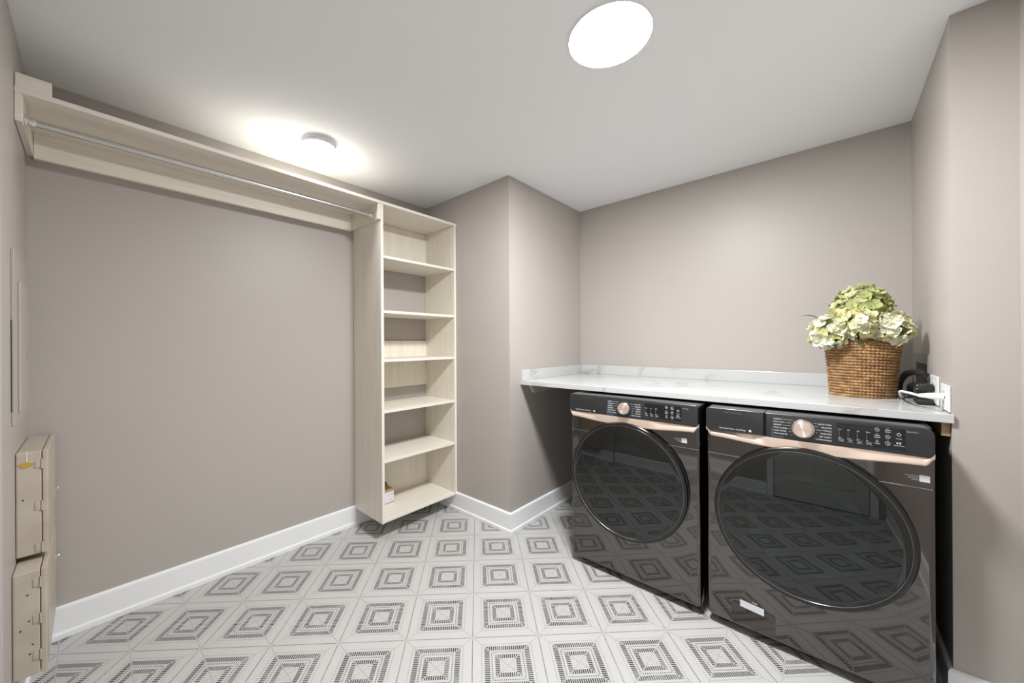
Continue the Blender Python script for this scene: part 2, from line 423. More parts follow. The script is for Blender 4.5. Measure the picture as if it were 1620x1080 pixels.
baseboard('baseboard_right_return', (XH, YC), (XB, YC), (0, 1), 1, -1)
baseboard('baseboard_right', (XH, YF), (XH, YC), (-1, 0), -1, 1)
baseboard('baseboard_near', (XN, YF), (XH, YF), (0, 1), -1, -1)
baseboard('baseboard_left', (XL, YJ), (XL, YA), (1, 0), 0, -1)
baseboard('baseboard_rear', (XN, DY1 + 0.065), (XN, YJ), (1, 0), 0, 0)

# door behind the camera (seen in the reflections)
bm = bmesh.new(); bx(bm, XN, XN + 0.014, DY0 - 0.06, DY0, 0, DH + 0.06, 0.003); bx(bm, XN, XN + 0.014, DY1, DY1 + 0.06, 0, DH + 0.06, 0.003); bx(bm, XN, XN + 0.014, DY0, DY1, DH, DH + 0.06, 0.003)
struct(obj('trim_1', bm, M_trim))
dr = struct(box('door_1', XN - 0.045, XN - 0.01, DY0 + 0.003, DY1 - 0.003, 0.008, DH - 0.003, M_door))
for (z0, z1) in ((0.22, 0.90), (1.06, 1.86)):
    for (y0, y1) in ((DY0 + 0.11, 0.02), (0.08, DY1 - 0.11)):
        pn = box('door_panel', XN - 0.012, XN - 0.004, y0, y1, z0, z1, M_door, dr, 0.004)
bm = bmesh.new(); cyl(bm, (XN - 0.002, DY0 + 0.07, 0.98), (1, 0, 0), 0.026, 0.012, 24, bev=0.003); cyl(bm, (XN + 0.015, DY0 + 0.07, 0.98), (1, 0, 0), 0.010, 0.03, 16)
tube(bm, spline([(XN + 0.032, DY0 + 0.07, 0.98), (XN + 0.036, DY0 + 0.11, 0.98), (XN + 0.034, DY0 + 0.175, 0.976)], 5), 0.0085, 12)
obj('door_handle', bm, M_steel, dr, True)['label'] = 'brushed steel lever handle'

# ================================================================== CEILING LIGHTS
def lamp(name, label, x, y, r, zb, canopy_r, m, dome, lip=False):
    e = empty(name, label, 'ceiling light', (x, y, H)); d = zb - H
    bm = bmesh.new(); lathe(bm, [(0, 0), (canopy_r, 0), (canopy_r, d + 0.016 + dome), (r - 0.003, d + 0.016 + dome), (r, d + 0.013 + dome), (r, d + dome), (r - 0.004, d + dome), (0, d + dome + 0.002)], seg=72)
    obj('housing', bm, M_lampbody, e, True)
    if lip:
        bpy.data.objects.remove(e.children[0], do_unlink=True)
        bm = bmesh.new(); lathe(bm, [(0, 0), (r, 0), (r, d + 0.0003), (r - 0.0003, d), (r - 0.0012, d), (r - 0.0012, d + 0.0012), (0, d + 0.0012)], seg=96); obj('housing', bm, M_lamprim, e, True)['label'] = 'white lamp rim'
        bm = bmesh.new(); lathe(bm, [(r - 0.0013, d + 0.0006), (0, d + 0.0005)], seg=96); obj('diffuser', bm, m, e, True)['label'] = 'glowing white diffuser'
        return e
    bm = bmesh.new(); lathe(bm, [(r - 0.0045, d + dome), (r - 0.005, d + dome * 0.5), (r - 0.012, d + 0.0008), (r * 0.5, d), (0, d)], seg=72)
    obj('diffuser', bm, m, e, True)['label'] = 'glowing white diffuser'
    return e
lamp('ceiling_light', 'large round glowing white ceiling light in front of the washing machines', 1.302, 0.601, 0.1475, 2.4115, 0.146, M_big, 0.008, True)
lamp('ceiling_light', 'small round white ceiling light above the closet rod shelf', 0.868, 2.120, 0.0885, 2.388, 0.0885, M_small, 0.0015)

# ================================================================== CLOSET SHELVING
ZS0, ZS1 = 2.190, 2.209; YFR = 2.135; TX0, TX1 = 1.2608, 1.9060
sh = empty('closet_shelf', 'long pale wood shelf high along the left wall over the hanging rod', 'shelf', (0.5, YFR, ZS0))
def child(o, par): o.parent = par; o.matrix_parent_inverse = Matrix.Translation(par.location).inverted(); return o
child(box('shelf_board', XL + 0.001, XC - 0.001, YFR, YA - 0.001, ZS0, ZS1, M_woodX), sh)
child(box('edge_band', XL + 0.001, XC - 0.001, YFR - 0.001, YFR, ZS0 + 0.001, ZS1 - 0.001, M_edge, bev=0), sh)
child(box('wall_cleat', XL + 0.020, TX0 - 0.020, YA - 0.0185, YA - 0.001, 2.078, ZS0, M_woodX), sh)
child(box('end_panel', XL + 0.001, XL + 0.019, YFR + 0.001, YA - 0.001, 2.088, ZS0, M_woodY), sh)
child(box('end_panel', TX0 - 0.0195, TX0 - 0.0005, YFR + 0.001, YA - 0.001, 2.088, ZS0, M_woodY), sh)
# rod
rod = empty('hanging_rod', 'brushed steel hanging rod under the long closet shelf', 'rod', (0.5, 2.20, 2.118))
RX0, RX1 = XL + 0.0195, TX0 - 0.020
bm = bmesh.new(); cyl(bm, ((RX0 + RX1) / 2, 2.20, 2.118), (1, 0, 0), 0.0135, RX1 - RX0 - 0.012, 32); child(obj('rod_tube', bm, M_steel, smooth=True), rod)
for xx, sg in ((RX0, 1), (RX1, -1)):
    bm = bmesh.new(); cyl(bm, (xx + sg * 0.0025, 2.20, 2.118), (1, 0, 0), 0.026, 0.005, 32, bev=0.0015); cyl(bm, (xx + sg * 0.015, 2.20, 2.118), (1, 0, 0), 0.0175, 0.024, 32, bev=0.002)
    cyl(bm, (xx + sg * 0.003, 2.20, 2.118 + 0.019), (1, 0, 0), 0.006, 0.010, 12); cyl(bm, (xx + sg * 0.003, 2.20, 2.118 - 0.019), (1, 0, 0), 0.006, 0.010, 12)
    child(obj('rod_flange', bm, M_chrome, smooth=True), rod)
# offcut board standing on the shelf at the left end
tag(box('wood_offcut', XL + 0.002, -0.098, 2.138, 2.158, ZS1 + 0.0005, 2.261, M_woodX), 'short pale wood offcut standing on the left end of the long closet shelf', 'wood block')

tw = empty('shelf_tower', 'pale wood wall-hung shelf tower with six open compartments', 'shelving', ((TX0 + TX1) / 2, 2.32, 0.12))
ZB = 0.120
for (x0, x1) in ((TX0, TX0 + 0.019), (TX1 - 0.019, TX1)):
    sp = child(box('side_panel', x0, x1, YFR + 0.0015, YA - 0.001 - (0.0), ZB, ZS0 - 0.0005, M_woodZ), tw)
    eb = box('edge_band', x0 + 0.0005, x1 - 0.0005, YFR + 0.0003, YFR + 0.0015, ZB, ZS0 - 0.0005, M_edge, bev=0); eb.parent = sp
    bm = bmesh.new(); zz = ZB + 0.06
    xin = x1 if x0 == TX0 else x0; sg = 1 if x0 == TX0 else -1
    while zz < ZS0 - 0.05:
        for yy in (YFR + 0.045, YA - 0.06): cyl(bm, (xin + sg * 0.0002, yy, zz), (1, 0, 0), 0.0023, 0.0006, 8)
        zz += 0.032
    ph = obj('shelf_pin_holes', bm, M_hole); ph['kind'] = 'stuff'; ph.parent = sp
SHZ = [1.8425, 1.485, 1.1655, 0.832, 0.508, ZB]
for k, z in enumerate(SHZ):
    s_ = child(box('shelf', TX0 + 0.0195, TX1 - 0.0195, YFR + 0.004, YA - (0.002 if k == 5 else 0.019), z, z + 0.0185, M_woodX), tw)
    eb = box('edge_band', TX0 + 0.0195, TX1 - 0.0195, YFR + 0.003, YFR + 0.0042, z + 0.0007, z + 0.0178, M_edge, bev=0); eb.parent = s_
for (z0, z1) in ((1.952, ZS0 - 0.001), (0.950, 1.308), (ZB + 0.0187, 0.470)):
    bp = child(box('back_panel', TX0 + 0.0195, TX1 - 0.0195, YA - 0.018, YA - 0.001, z0, z1, M_woodZ), tw)
bm = bmesh.new(); cyl(bm, (1.6776, YA - 0.0184, 0.4345), (0, 1, 0), 0.0035, 0.0014, 12); child(obj('screw', bm, M_hole, smooth=True), tw)['label'] = 'dark screw head'

# small carton and a dark bracket behind it on the bottom shelf
ct = empty('carton', 'small brown cardboard carton with white label on the bottom tower shelf', 'box', (1.40, 2.39, 0.1386), 0.0)
bm = bmesh.new(); bx(bm, 1.345, 1.480, 2.345, 2.425, 0.1387, 0.236, 0.001); child(obj('carton_body', bm, M_card), ct)
bm = bmesh.new(); v = [bm.verts.new(q) for q in ((1.345, 2.425, 0.2362), (1.480, 2.425, 0.2362), (1.476, 2.450, 0.262), (1.349, 2.450, 0.262))]
bm.faces.new(v); bmesh.ops.solidify(bm, geom=bm.faces, thickness=0.0015); child(obj('carton_flap', bm, M_card), ct)
lb = child(box('carton_label', 1.362, 1.477, 2.3440, 2.3448, 0.146, 0.221, M_sticker, bev=0), ct)
bm = bmesh.new(); random.seed(4)
for k in range(9):
    xx = 1.375 + 0.085 * random.random(); zz = 0.155 + 0.058 * random.random(); bx(bm, xx, xx + 0.008 + 0.01 * random.random(), 2.3434, 2.3440, zz, zz + 0.003)
pr = obj('label_print', bm, mat('grey_print', (0.35, 0.42, 0.38), 0.6)); pr['kind'] = 'stuff'; pr.parent = lb
cl_ = bmesh.new(); tube(cl_, spline([(1.34, 2.466, 0.1394 + 0.004), (1.36, 2.466, 0.20), (1.395, 2.466, 0.268), (1.42, 2.468, 0.262), (1.436, 2.468, 0.245)], 6), 0.005, 10)
tag(obj('metal_hook', cl_, M_dark, smooth=True), 'dark bent hook sticking up behind the small cardboard carton', 'hook')

# ================================================================== METAL BOXES AND ACCESS PANEL ON THE LEFT WALL
def metal_box(label, y0, y1, z0, z1, xb, xd, knobz, holes, bev_top, hinge_z):
    e = empty('metal_cabinet', label, 'cabinet', (XL, (y0 + y1) / 2, z0))
    bm = bmesh.new(); bx(bm, XL + 0.001, xb, y0, y1, z0, z1, 0.004, 2); child(obj('cabinet_body', bm, M_metalbox), e)
    d = child(box('door', xb + 0.0015, xd, y0 - 0.001, y1 + 0.001, z0 - 0.002, z1 + 0.002, M_metalbox, bev=0.003), e)
    sp = box('door_face', xd, xd + 0.0015, y0 + 0.03, y1 - 0.03, z0 + 0.03, z1 - 0.03, M_metalbox, bev=0.0006); sp.parent = d
    bm = bmesh.new(); cyl(bm, (xd + 0.004, y1 - 0.045, knobz), (1, 0, 0), 0.005, 0.008, 16); cyl(bm, (xd + 0.0095, y1 - 0.045, knobz), (1, 0, 0), 0.0105, 0.006, 24, bev=0.002)
    bx(bm, xd + 0.0005, xd + 0.003, y1 - 0.062, y1 - 0.028, knobz - 0.03, knobz + 0.014, 0.001)
    kb = obj('knob', bm, M_chrome, smooth=True); kb.parent = d; kb['label'] = 'chrome knob'
    for hz in hinge_z:
        bm = bmesh.new(); bx(bm, xb - 0.016, xb - 0.001, y0 - 0.0022, y0 - 0.0002, hz, hz + 0.030, 0.0006); cyl(bm, (xb + 0.001, y0 - 0.003, hz + 0.015), (0, 0, 1), 0.0028, 0.034, 12)
        h_ = obj('hinge', bm, M_metalbox, smooth=True); h_.parent = d
    for k, (hx, hz) in enumerate(holes):
        bm = bmesh.new(); cyl(bm, (hx, y0 - 0.0003, hz), (0, 1, 0), 0.0026, 0.0012, 10); child(obj('screw_hole', bm, M_hole), e)
    return e
b1 = metal_box('upper beige metal wall cabinet at bottom left with yellow tape on its side', 2.114, 2.485, 0.532, 0.902, -0.1255, -0.110, 0.675, [(-0.168, 0.735)], True, (0.842, 0.690, 0.540))
bm = bmesh.new(); random.seed(2); pts = [(-0.180, 0.862), (-0.165, 0.868), (-0.148, 0.866), (-0.139, 0.860), (-0.152, 0.850), (-0.170, 0.848)]
prism(bm, pts, 1, 2.1125, 2.1135); child(obj('yellow_tape', bm, M_tape), b1)['label'] = 'torn yellow tape'
bm = bmesh.new(); bx(bm, -0.1605, -0.158, 2.1127, 2.1136, 0.868, 0.905); bx(bm, -0.152, -0.139, 2.1122, 2.1130, 0.866, 0.869); child(obj('scraped_paint', bm, M_plastic), b1)
b2 = metal_box('lower beige metal wall cabinet at bottom left just above the floor', 2.017, 2.490, 0.155, 0.512, -0.1245, -0.109, 0.385,
               [(-0.152, 0.435), (-0.149, 0.345), (-0.134, 0.338), (-0.167, 0.320), (-0.141, 0.262), (-0.147, 0.232), (-0.118, 0.468), (-0.118, 0.288)], True, (0.455, 0.330, 0.205))
ap = empty('access_panel', 'painted flush electrical access panel on the left wall above the metal cabinets', 'panel', (XL, 2.23, 1.0))
child(box('panel_frame', XL + 0.0005, XL + 0.007, 2.035, 2.445, 1.015, 1.612, M_wall, bev=0.001), ap)
pd = child(box('panel_door', XL + 0.007, XL + 0.0135, 2.125, 2.43, 1.048, 1.512, M_wall, bev=0.002), ap)
lt = box('latch', XL + 0.0135, XL + 0.0150, 2.30, 2.318, 1.235, 1.27, M_steel, bev=0.0005); lt.parent = pd
child(box('gap_shadow_strip', XL + 0.0003, XL + 0.0022, 2.028, 2.0345, 1.06, 1.37, M_hole, bev=0), ap)  # dark strip painted in as the shadow gap along the frame edge

# ================================================================== COUNTER
ctp = empty('countertop', 'white veined quartz countertop over the two laundry machines', 'countertop', (2.4, 0.65, 0.994))
bm = bmesh.new(); prism(bm, [(2.022, -0.3145), (2.0315, -0.3145), (2.0315, YC + 0.002), (XB - 0.001, YC + 0.002), (XB - 0.001, YD - 0.001), (2.022, YD - 0.001)], 2, 0.9945, 1.0245)
bmesh.ops.bevel(bm, geom=list(bm.edges), offset=0.0015, segments=2, affect='EDGES', profile=0.5); child(obj('slab', bm, M_quartz), ctp)
child(box('backsplash', XB - 0.020, XB - 0.001, YC + 0.002, YD - 0.021, 1.0247, 1.098, M_quartz), ctp)
child(box('side_splash', 2.022, XB - 0.001, YD - 0.020, YD - 0.001, 1.0247, 1.098, M_quartz), ctp)
M_cleat = mat('painted_cleat', (0.62, 0.58, 0.54), 0.5)
bm = bmesh.new(); prism(bm, [(2.11, 0.9940), (XB - 0.03, 0.9940), (XB - 0.03, 0.926), (2.165, 0.926)], 1, YD - 0.020, YD - 0.001)
tag(obj('counter_cleat', bm, M_cleat), 'painted wood cleat under the left end of the white countertop', 'bracket')
tag(box('counter_cleat', 2.045, 2.84, YC + 0.001, YC + 0.022, 0.945, 0.9940, M_pine, bev=0.001), 'raw wood cleat under the right end of the white countertop', 'bracket')

# ================================================================== LAUNDRY MACHINES
def machine(name, label, cat, yc, washer):
    e = empty(name, label, cat, (1.92, yc, 0.0), -pi / 2)
    Z0, ZT = 0.032, 0.985; W = 0.343; DX, DZ, DR = (0.0, 0.556, 0.306) if washer else (-0.012, 0.552, 0.309)
    def O(n, bm, m, smooth=True, par=e): o = obj(n, bm, m, smooth=smooth); o.parent = par; return o
    # cabinet shell (open front) and cavity
    bm = bmesh.new()
    bx(bm, -W + 0.004, -W + 0.009, 0.035, 0.76, Z0 + 0.01, ZT - 0.008, 0.001); bx(bm, W - 0.009, W - 0.004, 0.035, 0.76, Z0 + 0.01, ZT - 0.008, 0.001)
    bx(bm, -W + 0.004, W - 0.004, 0.755, 0.76, Z0 + 0.01, ZT - 0.008); bx(bm, -W + 0.009, W - 0.009, 0.035, 0.755, Z0 + 0.01, Z0 + 0.015)
    O('cabinet', bm, M_side, False)
    bm = bmesh.new(); bx(bm, -W + 0.004, W - 0.004, 0.03, 0.76, ZT - 0.0078, ZT - 0.002, 0.002, 2); O('top_cover', bm, M_side, False)
    # front panels, rounded at the vertical and bottom edges
    def front(z0, z1, bottom):
        bm = bmesh.new(); bx(bm, -W, W, 0.0, 0.052, z0, z1)
        es = [ed for ed in bm.edges if all(abs(v.co.y) < 1e-6 for v in ed.verts) is False and False]
        vert = [ed for ed in bm.edges if abs(ed.verts[0].co.x - ed.verts[1].co.x) < 1e-6 and abs(ed.verts[0].co.y) < 1e-6 and abs(ed.verts[1].co.y) < 1e-6]
        bot = [ed for ed in bm.edges if all(abs(v.co.z - z0) < 1e-6 for v in ed.verts) and all(abs(v.co.y) < 1e-6 for v in ed.verts)]
        side = [ed for ed in bm.edges if all(abs(v.co.z - z0) < 1e-6 for v in ed.verts) and abs(ed.verts[0].co.x - ed.verts[1].co.x) < 1e-6]
        if bottom:
            bmesh.ops.bevel(bm, geom=side, offset=0.022, segments=6, affect='EDGES', profile=0.5)
            fe = [ed for ed in bm.edges if all(abs(v.co.y) < 1e-6 for v in ed.verts) and not all(abs(v.co.z - z1) < 1e-6 for v in ed.verts)]
            bmesh.ops.bevel(bm, geom=fe, offset=0.016, segments=7, affect='EDGES', profile=0.5)
        else:
            bmesh.ops.bevel(bm, geom=vert, offset=0.016, segments=7, affect='EDGES', profile=0.5)
        return obj('front_panel', bm, M_body, smooth=True)
    def cutter():
        bm = bmesh.new(); cyl(bm, (DX, 0.03, DZ), (0, 1, 0), 0.215, 0.2, 64); return obj('cutter', bm, M_body)
    for (z0, z1, bt) in ((Z0, 0.7755, True), (0.7785, 0.889, False)):
        fp = boolean_cut(front(z0, z1, bt), [cutter()]); fp.parent = e
        for pl in fp.data.polygons: pl.use_smooth = True
        fp.data.set_sharp_from_angle(angle=radians(30))
    bm = bmesh.new(); bx(bm, -W + 0.006, W - 0.006, 0.004, 0.03, 0.7748, 0.7790)
    so = boolean_cut(obj('panel_seam', bm, M_chrome), [cutter()]); so.parent = e; so['label'] = 'thin bright seam line'
    # fascia
    yf = -0.020; zb = 0.888; ztp = 0.988
    def fascia(nm, x0, x1, rb0, rb1, rt0, rt1, m, yo=0.0):
        out = []
        for cx, cz, r, a0 in ((x1 - rb1, zb + rb1, rb1, -pi / 2), (x1 - rt1, ztp - rt1, rt1, 0), (x0 + rt0, ztp - rt0, rt0, pi / 2), (x0 + rb0, zb + rb0, rb0, pi)):
            for k in range(7): a = a0 + pi / 2 * k / 6; out.append((cx + r * cos(a), cz + r * sin(a)))
        bm = bmesh.new(); prism(bm, out, 1, yf + yo, 0.050)
        bmesh.ops.remove_doubles(bm, verts=bm.verts, dist=1e-5)
        fe = [ed for ed in bm.edges if all(abs(v.co.y - yf - yo) < 1e-6 for v in ed.verts)]
        bmesh.ops.bevel(bm, geom=fe, offset=0.005, segments=4, affect='EDGES', profile=0.5)
        return O(nm, bm, m)
    if washer:
        dw_ = fascia('detergent_drawer', -0.3395, -0.1222, 0.018, 0.003, 0.016, 0.003, M_panel)
        fa = fascia('control_panel', -0.1208, 0.3395, 0.003, 0.018, 0.003, 0.026, M_panel)
    else:
        fa = fascia('control_panel', -0.3395, 0.3395, 0.018, 0.018, 0.012, 0.012, M_panel)
    # rose-gold trim under the fascia: faceted, with finger recesses towards the ends
    bm = bmesh.new(); prev = None; N = 96
    def sm(a, b, x): u = min(1, max(0, (x - a) / (b - a))); return u * u * (3 - 2 * u)
    for k in range(N + 1):
        x = -0.3405 + 0.681 * k / N; ax_ = abs(x)
        zbm = 0.8440 + 0.016 * sm(0.10, 0.325, ax_) + 0.024 * sm(0.318, 0.3405, ax_)
        rec = min(1, max(0, (ax_ - 0.115) / 0.05)) if (washer or x > 0) else min(1, max(0, (ax_ - 0.16) / 0.04))
        edge = sm(0.325, 0.3405, ax_)
        ztm = 0.887
        yo = -0.021 + 0.009 * edge
        ymid = zbm + (0.0015 if True else 0)
        dp = (0.017 if (washer and x < 0) else 0.006) * rec
        pts = [(0.03, ztm), (yo + dp + 0.002, ztm), (yo + dp * 0.7, zbm + 0.022 - 0.004 * rec), (yo + 0.0005, zbm + 0.016 - 0.004 * rec), (yo, zbm + 0.004), (yo + 0.003, zbm), (0.03, zbm)]
        ring = [bm.verts.new((x, y, z)) for y, z in pts]
        if prev:
            for q in range(len(ring)): bm.faces.new((prev[q], prev[(q + 1) % 7], ring[(q + 1) % 7], ring[q]))
        else: bm.faces.new(ring)
        prev = ring
    bm.faces.new(prev[::-1]); tr = O('trim_strip', bm, M_rose); tr['label'] = 'rose gold trim strip'
    # knob
    kx, kz = (0.001, 0.9375) if washer else (-0.010, 0.9365)
    bm = bmesh.new(); lathe(bm, [(0.0, yf - 0.0005), (0.0355, yf - 0.0005), (0.0355, yf - 0.003), (0.0335, yf - 0.0045), (0, yf - 0.0045)], 'Y', 48, (kx, 0, kz)); O('knob_ring', bm, M_steel if washer else M_panel)
    bm = bmesh.new(); lathe(bm, [(0.0, yf - 0.0046), (0.030, yf - 0.0046), (0.0295, yf - 0.020), (0.0275, yf - 0.0225), (0, yf - 0.0228)], 'Y', 64, (0, 0, 0))
    kn = obj('knob', bm, M_knob, smooth=True); kn.parent = e; kn.location = (kx, 0, kz); kn['label'] = 'rose gold selector knob'
    # display
    x0, x1, z0, z1 = (0.100, 0.272, 0.903, 0.976) if washer else (0.0945, 0.2675, 0.906, 0.974)
    bm = bmesh.new(); prism(bm, rrect(x0, x1, z0, z1, 0.003), 1, yf - 0.0007, yf); ds = O('display', bm, M_disp, False)
    bx_ = bmesh.new(); bx(bx_, x0 + 0.003, x0 + 0.096, yf - 0.0011, yf - 0.0008, z1 - 0.019, z1 - 0.003, 0); sc_ = obj('screen', bx_, M_black); sc_.parent = ds
    # printed words
    T_ = Text(); yt = yf - 0.0013; yp = yf - 0.0004
    lw, rw = (['NORMAL', 'HEAVY DUTY', 'BEDDING', 'STEAM NORMAL', 'STEAM WHITES', 'STEAM SANITIZE'], ['QUICK WASH', 'DELICATES', 'TOWELS', 'RINSE+SPIN', 'SELF CLEAN+', 'DOWNLOADED']) if washer else \
             (['NORMAL', 'HEAVY DUTY', 'BEDDING', 'PERM PRESS', 'STEAM REFRESH', 'STEAM SANITIZE'], ['QUICK DRY', 'DELICATES', 'TOWELS', 'TIME DRY', 'AIR FLUFF', 'DOWNLOADED'])
    for k in range(6):
        zz = kz + 0.029 - 0.0118 * k; off = [0.012, 0.004, 0.0, 0.0, 0.003, 0.010][k]
        T_.add(lw[k], 0.0076, kx - 0.093, yp, zz - 0.002, sx=0.80)
        wl = 0.0038 * len(lw[k]); a = kx - 0.093 + wl + 0.003
        b = kx - 0.038 + off * 0.6
        if b - a > 0.003: T_.line(a, b, yp, zz + 0.0008)
        T_.add(rw[k], 0.0076, kx + 0.084, yp, zz - 0.006, 'RIGHT', sx=0.80)
        wl = 0.0038 * len(rw[k]); b2 = kx + 0.084 - wl - 0.003; a2 = kx + 0.038 - off * 0.6
        if b2 - a2 > 0.003: T_.line(a2, b2, yp, zz - 0.003)
    for k in range(4 if washer else 3):
        cx_ = x0 + 0.011 + k * 0.0245 if washer else x0 + 0.011 + k * 0.0245
        for q in range(4): bx(T_.bm, cx_ - 0.0065, cx_ - 0.0052, yt - 0.0002, yt, z1 - 0.0290 - 0.0062 * q, z1 - 0.0278 - 0.0062 * q)
        T_.add(['Dirty', 'Hot', 'High', 'Heavy'][k], 0.0046, cx_ - 0.008, yt, z1 - 0.0245)
        T_.add(['Light', 'Cold', 'Low', 'Min'][k], 0.0046, cx_ - 0.008, yt, z0 + 0.0175)
        T_.add((['Temp', 'Soil', 'Spin', 'Rinse'] if washer else ['Dry', 'Temp', 'Time', ''])[k], 0.0058, cx_, yt, z0 + 0.008, 'CENTER')
        T_.line(cx_ - 0.009, cx_ + 0.009, yt, z0 + 0.0048, 0.0004); T_.line(cx_ - 0.009, cx_ + 0.009, yt, z0 + 0.0143, 0.0004)
    bcx = x1 - 0.067
    for c_ in range(2):
        for q in range(3):
            a, b = [[('Delay', 'End'), ('Super', 'Speed'), ('My', 'Cycle')], [('Steam', 'Clean'), ('Smart', 'Dial'), ('Drum', 'Light')]][c_][q]
            X = bcx + 0.026 * c_; Zq = z1 - 0.010 - 0.0222 * q
            T_.add(a, 0.0060, X, yt, Zq, 'CENTER'); T_.add(b, 0.0060, X, yt, Zq - 0.0065, 'CENTER'); T_.line(X - 0.003, X + 0.003, yt, Zq + 0.007, 0.0008)
    # power ring and start / pause glyphs
    px_ = x1 - 0.0145; pz_ = z1 - 0.020
    lathe(T_.bm, [(0.0052, yt), (0.0052, yt - 0.0003), (0.0042, yt - 0.0003), (0.0042, yt)], 'Y', 24, (px_, 0, pz_), closed=True)
    bx(T_.bm, px_ - 0.0004, px_ + 0.0004, yt - 0.0004, yt, pz_ + 0.0015, pz_ + 0.0065)
    for (dx, w_) in ((0.0012, 0.0012), (0.0036, 0.0012)): bx(T_.bm, px_ + dx, px_ + dx + w_, yt - 0.0003, yt, z0 + 0.019, z0 + 0.027)
    vv = [T_.bm.verts.new((px_ + a, yt - 0.0003, z0 + b)) for a, b in ((-0.0055, 0.019), (-0.0005, 0.023), (-0.0055, 0.027))]; T_.bm.faces.new(vv)
    T_.add('START/PAUSE', 0.0042, px_, yt, z0 + 0.0125, 'CENTER'); T_.add('POWER', 0.0040, px_, yt, z1 - 0.036, 'CENTER')
    T_.add('Smart Control', 0.0045, x1 + 0.004, yp, z1 - 0.008)
    T_.add('Super Speed  Steam  SmartThings' if washer else 'Sensor Dry  Steam  SmartThings', 0.0080, -0.286 if washer else -0.300, yp, 0.8985, sx=0.90)
    bx(T_.bm, -0.176 if washer else -0.188, -0.168 if washer else -0.180, yp - 0.0002, yp, 0.8975, 0.9055)
    O('printed_labels', T_.bm, M_print, False)['label'] = 'small white printed words and symbols'
    T2 = Text(); T2.add('Smart Monitor', 0.0070, kx - 0.095, yp, kz - 0.045, sx=0.85); bx(T2.bm, kx - 0.0985, kx - 0.0975, yp - 0.0002, yp, kz - 0.044, kz - 0.008)
    O('blue_label', T2.bm, M_blue, False)
    T3 = Text(); T3.add('SAMSUNG', 0.0150, -0.272 if washer else -0.262, yp, 0.9665, ext=0.0005, sx=1.05); O('raised_logo', T3.bm, M_rimline, False)['label'] = 'raised silver lettering'
    # small printed tag on the upper front right
    bm = bmesh.new(); lx = 0.306 if washer else 0.262
    bx(bm, lx, lx + 0.024, -0.0006, 0.0004, 0.800, 0.8225); st = O('white_sticker', bm, M_sticker, False); st['label'] = 'small white square sticker'
    T4 = Text(); T4.add('SmartThings', 0.0062, lx - 0.002, -0.0002, 0.8150, 'RIGHT'); T4.add('QR scan to', 0.0052, lx - 0.002, -0.0002, 0.8085, 'RIGHT'); T4.add('connect', 0.0052, lx - 0.002, -0.0002, 0.8030, 'RIGHT'); O('sticker_text', T4.bm, M_print, False)
    # door: rim, dark band, tinted lens, bowl, gasket, drum
    door = bpy.data.objects.new('door', None); COL.objects.link(door); door.parent = e; door.location = (DX, 0, DZ)
    bm = bmesh.new(); R = DR
    lathe(bm, [(R - 0.014, -0.0005), (R - 0.004, -0.0005), (R, -0.006), (R, -0.024), (R - 0.004, -0.031), (R - 0.010, -0.033), (R - 0.0165, -0.0310), (R - 0.018, -0.026), (R - 0.018, -0.004)], 'Y', 128, closed=True)
    O('door_rim', bm, M_black, par=door)
    bm = bmesh.new(); lathe(bm, [(R - 0.0195, -0.0295), (R - 0.0180, -0.0322), (R - 0.0168, -0.0318), (R - 0.0172, -0.0290)], 'Y', 128, closed=True)
    O('rim_highlight', bm, M_rimline, par=door)['label'] = 'thin silver ring'
    bm = bmesh.new(); prof = [(R - 0.0195, -0.0300 - 0.0)]
    for k in range(14, -1, -1):
        r_ = (R - 0.0200) * k / 14; prof.append((r_, -0.0302 - 0.006 * (1 - (k / 14) ** 2)))
    lathe(bm, prof, 'Y', 128); O('door_glass', bm, M_glass, par=door)['label'] = 'dark tinted round glass'
    bm = bmesh.new(); lathe(bm, [(R - 0.019, -0.012), (R - 0.019, -0.0145), (0.205, -0.0145), (0.197, -0.010), (0.197, -0.006), (0.205, -0.012)], 'Y', 96, closed=True); O('inner_frame', bm, mat('door_inner', (0.012, 0.014, 0.014), 0.35), par=door)
    bm = bmesh.new(); prof = []
    for k in range(15):
        a = pi / 2 * k / 14; prof.append((0.196 * cos(a) ** 0.8 if k < 14 else 0.0, -0.010 + 0.12 * sin(a)))
    lathe(bm, prof, 'Y', 96); O('glass_bowl', bm, M_bowl, par=door)
    bm = bmesh.new(); lathe(bm, [(0.214, 0.002), (0.2, 0.004), (0.198, 0.03), (0.205, 0.05), (0.214, 0.05)], 'Y', 72, (DX, 0, DZ), closed=True); O('gasket', bm, M_dark)
    bm = bmesh.new(); lathe(bm, [(0.212, 0.052), (0.252, 0.056), (0.252, 0.42), (0.0, 0.42)], 'Y', 72, (DX, 0, DZ)); bmesh.ops.solidify(bm, geom=bm.faces, thickness=0.001); O('drum', bm, M_drum)
    if washer:
        bm = bmesh.new(); prism(bm, rrect(-0.246, -0.091, 0.046, 0.138, 0.004, 0.014), 1, -0.0022, 0.0)
        fe = [ed for ed in bm.edges if all(abs(v.co.y + 0.0022) < 1e-6 for v in ed.verts)]; bmesh.ops.bevel(bm, geom=fe, offset=0.0012, segments=2, affect='EDGES')
        fc = O('filter_cover', bm, mat('filter_cover', (0.11, 0.10, 0.09), 0.09, 1.0), False)
        bm = bmesh.new(); prism(bm, [(-0.214, 0.1265), (-0.129, 0.1210), (-0.129, 0.1500), (-0.214, 0.1555)], 1, -0.0030, -0.0023); stt = obj('paper_sticker', bm, M_sticker); stt.parent = fc; stt['label'] = 'white paper sticker'
        T5 = Text(); T5.add('Filter', 0.009, -0.170, -0.0005, 0.157); O('filter_text', T5.bm, M_print, False)
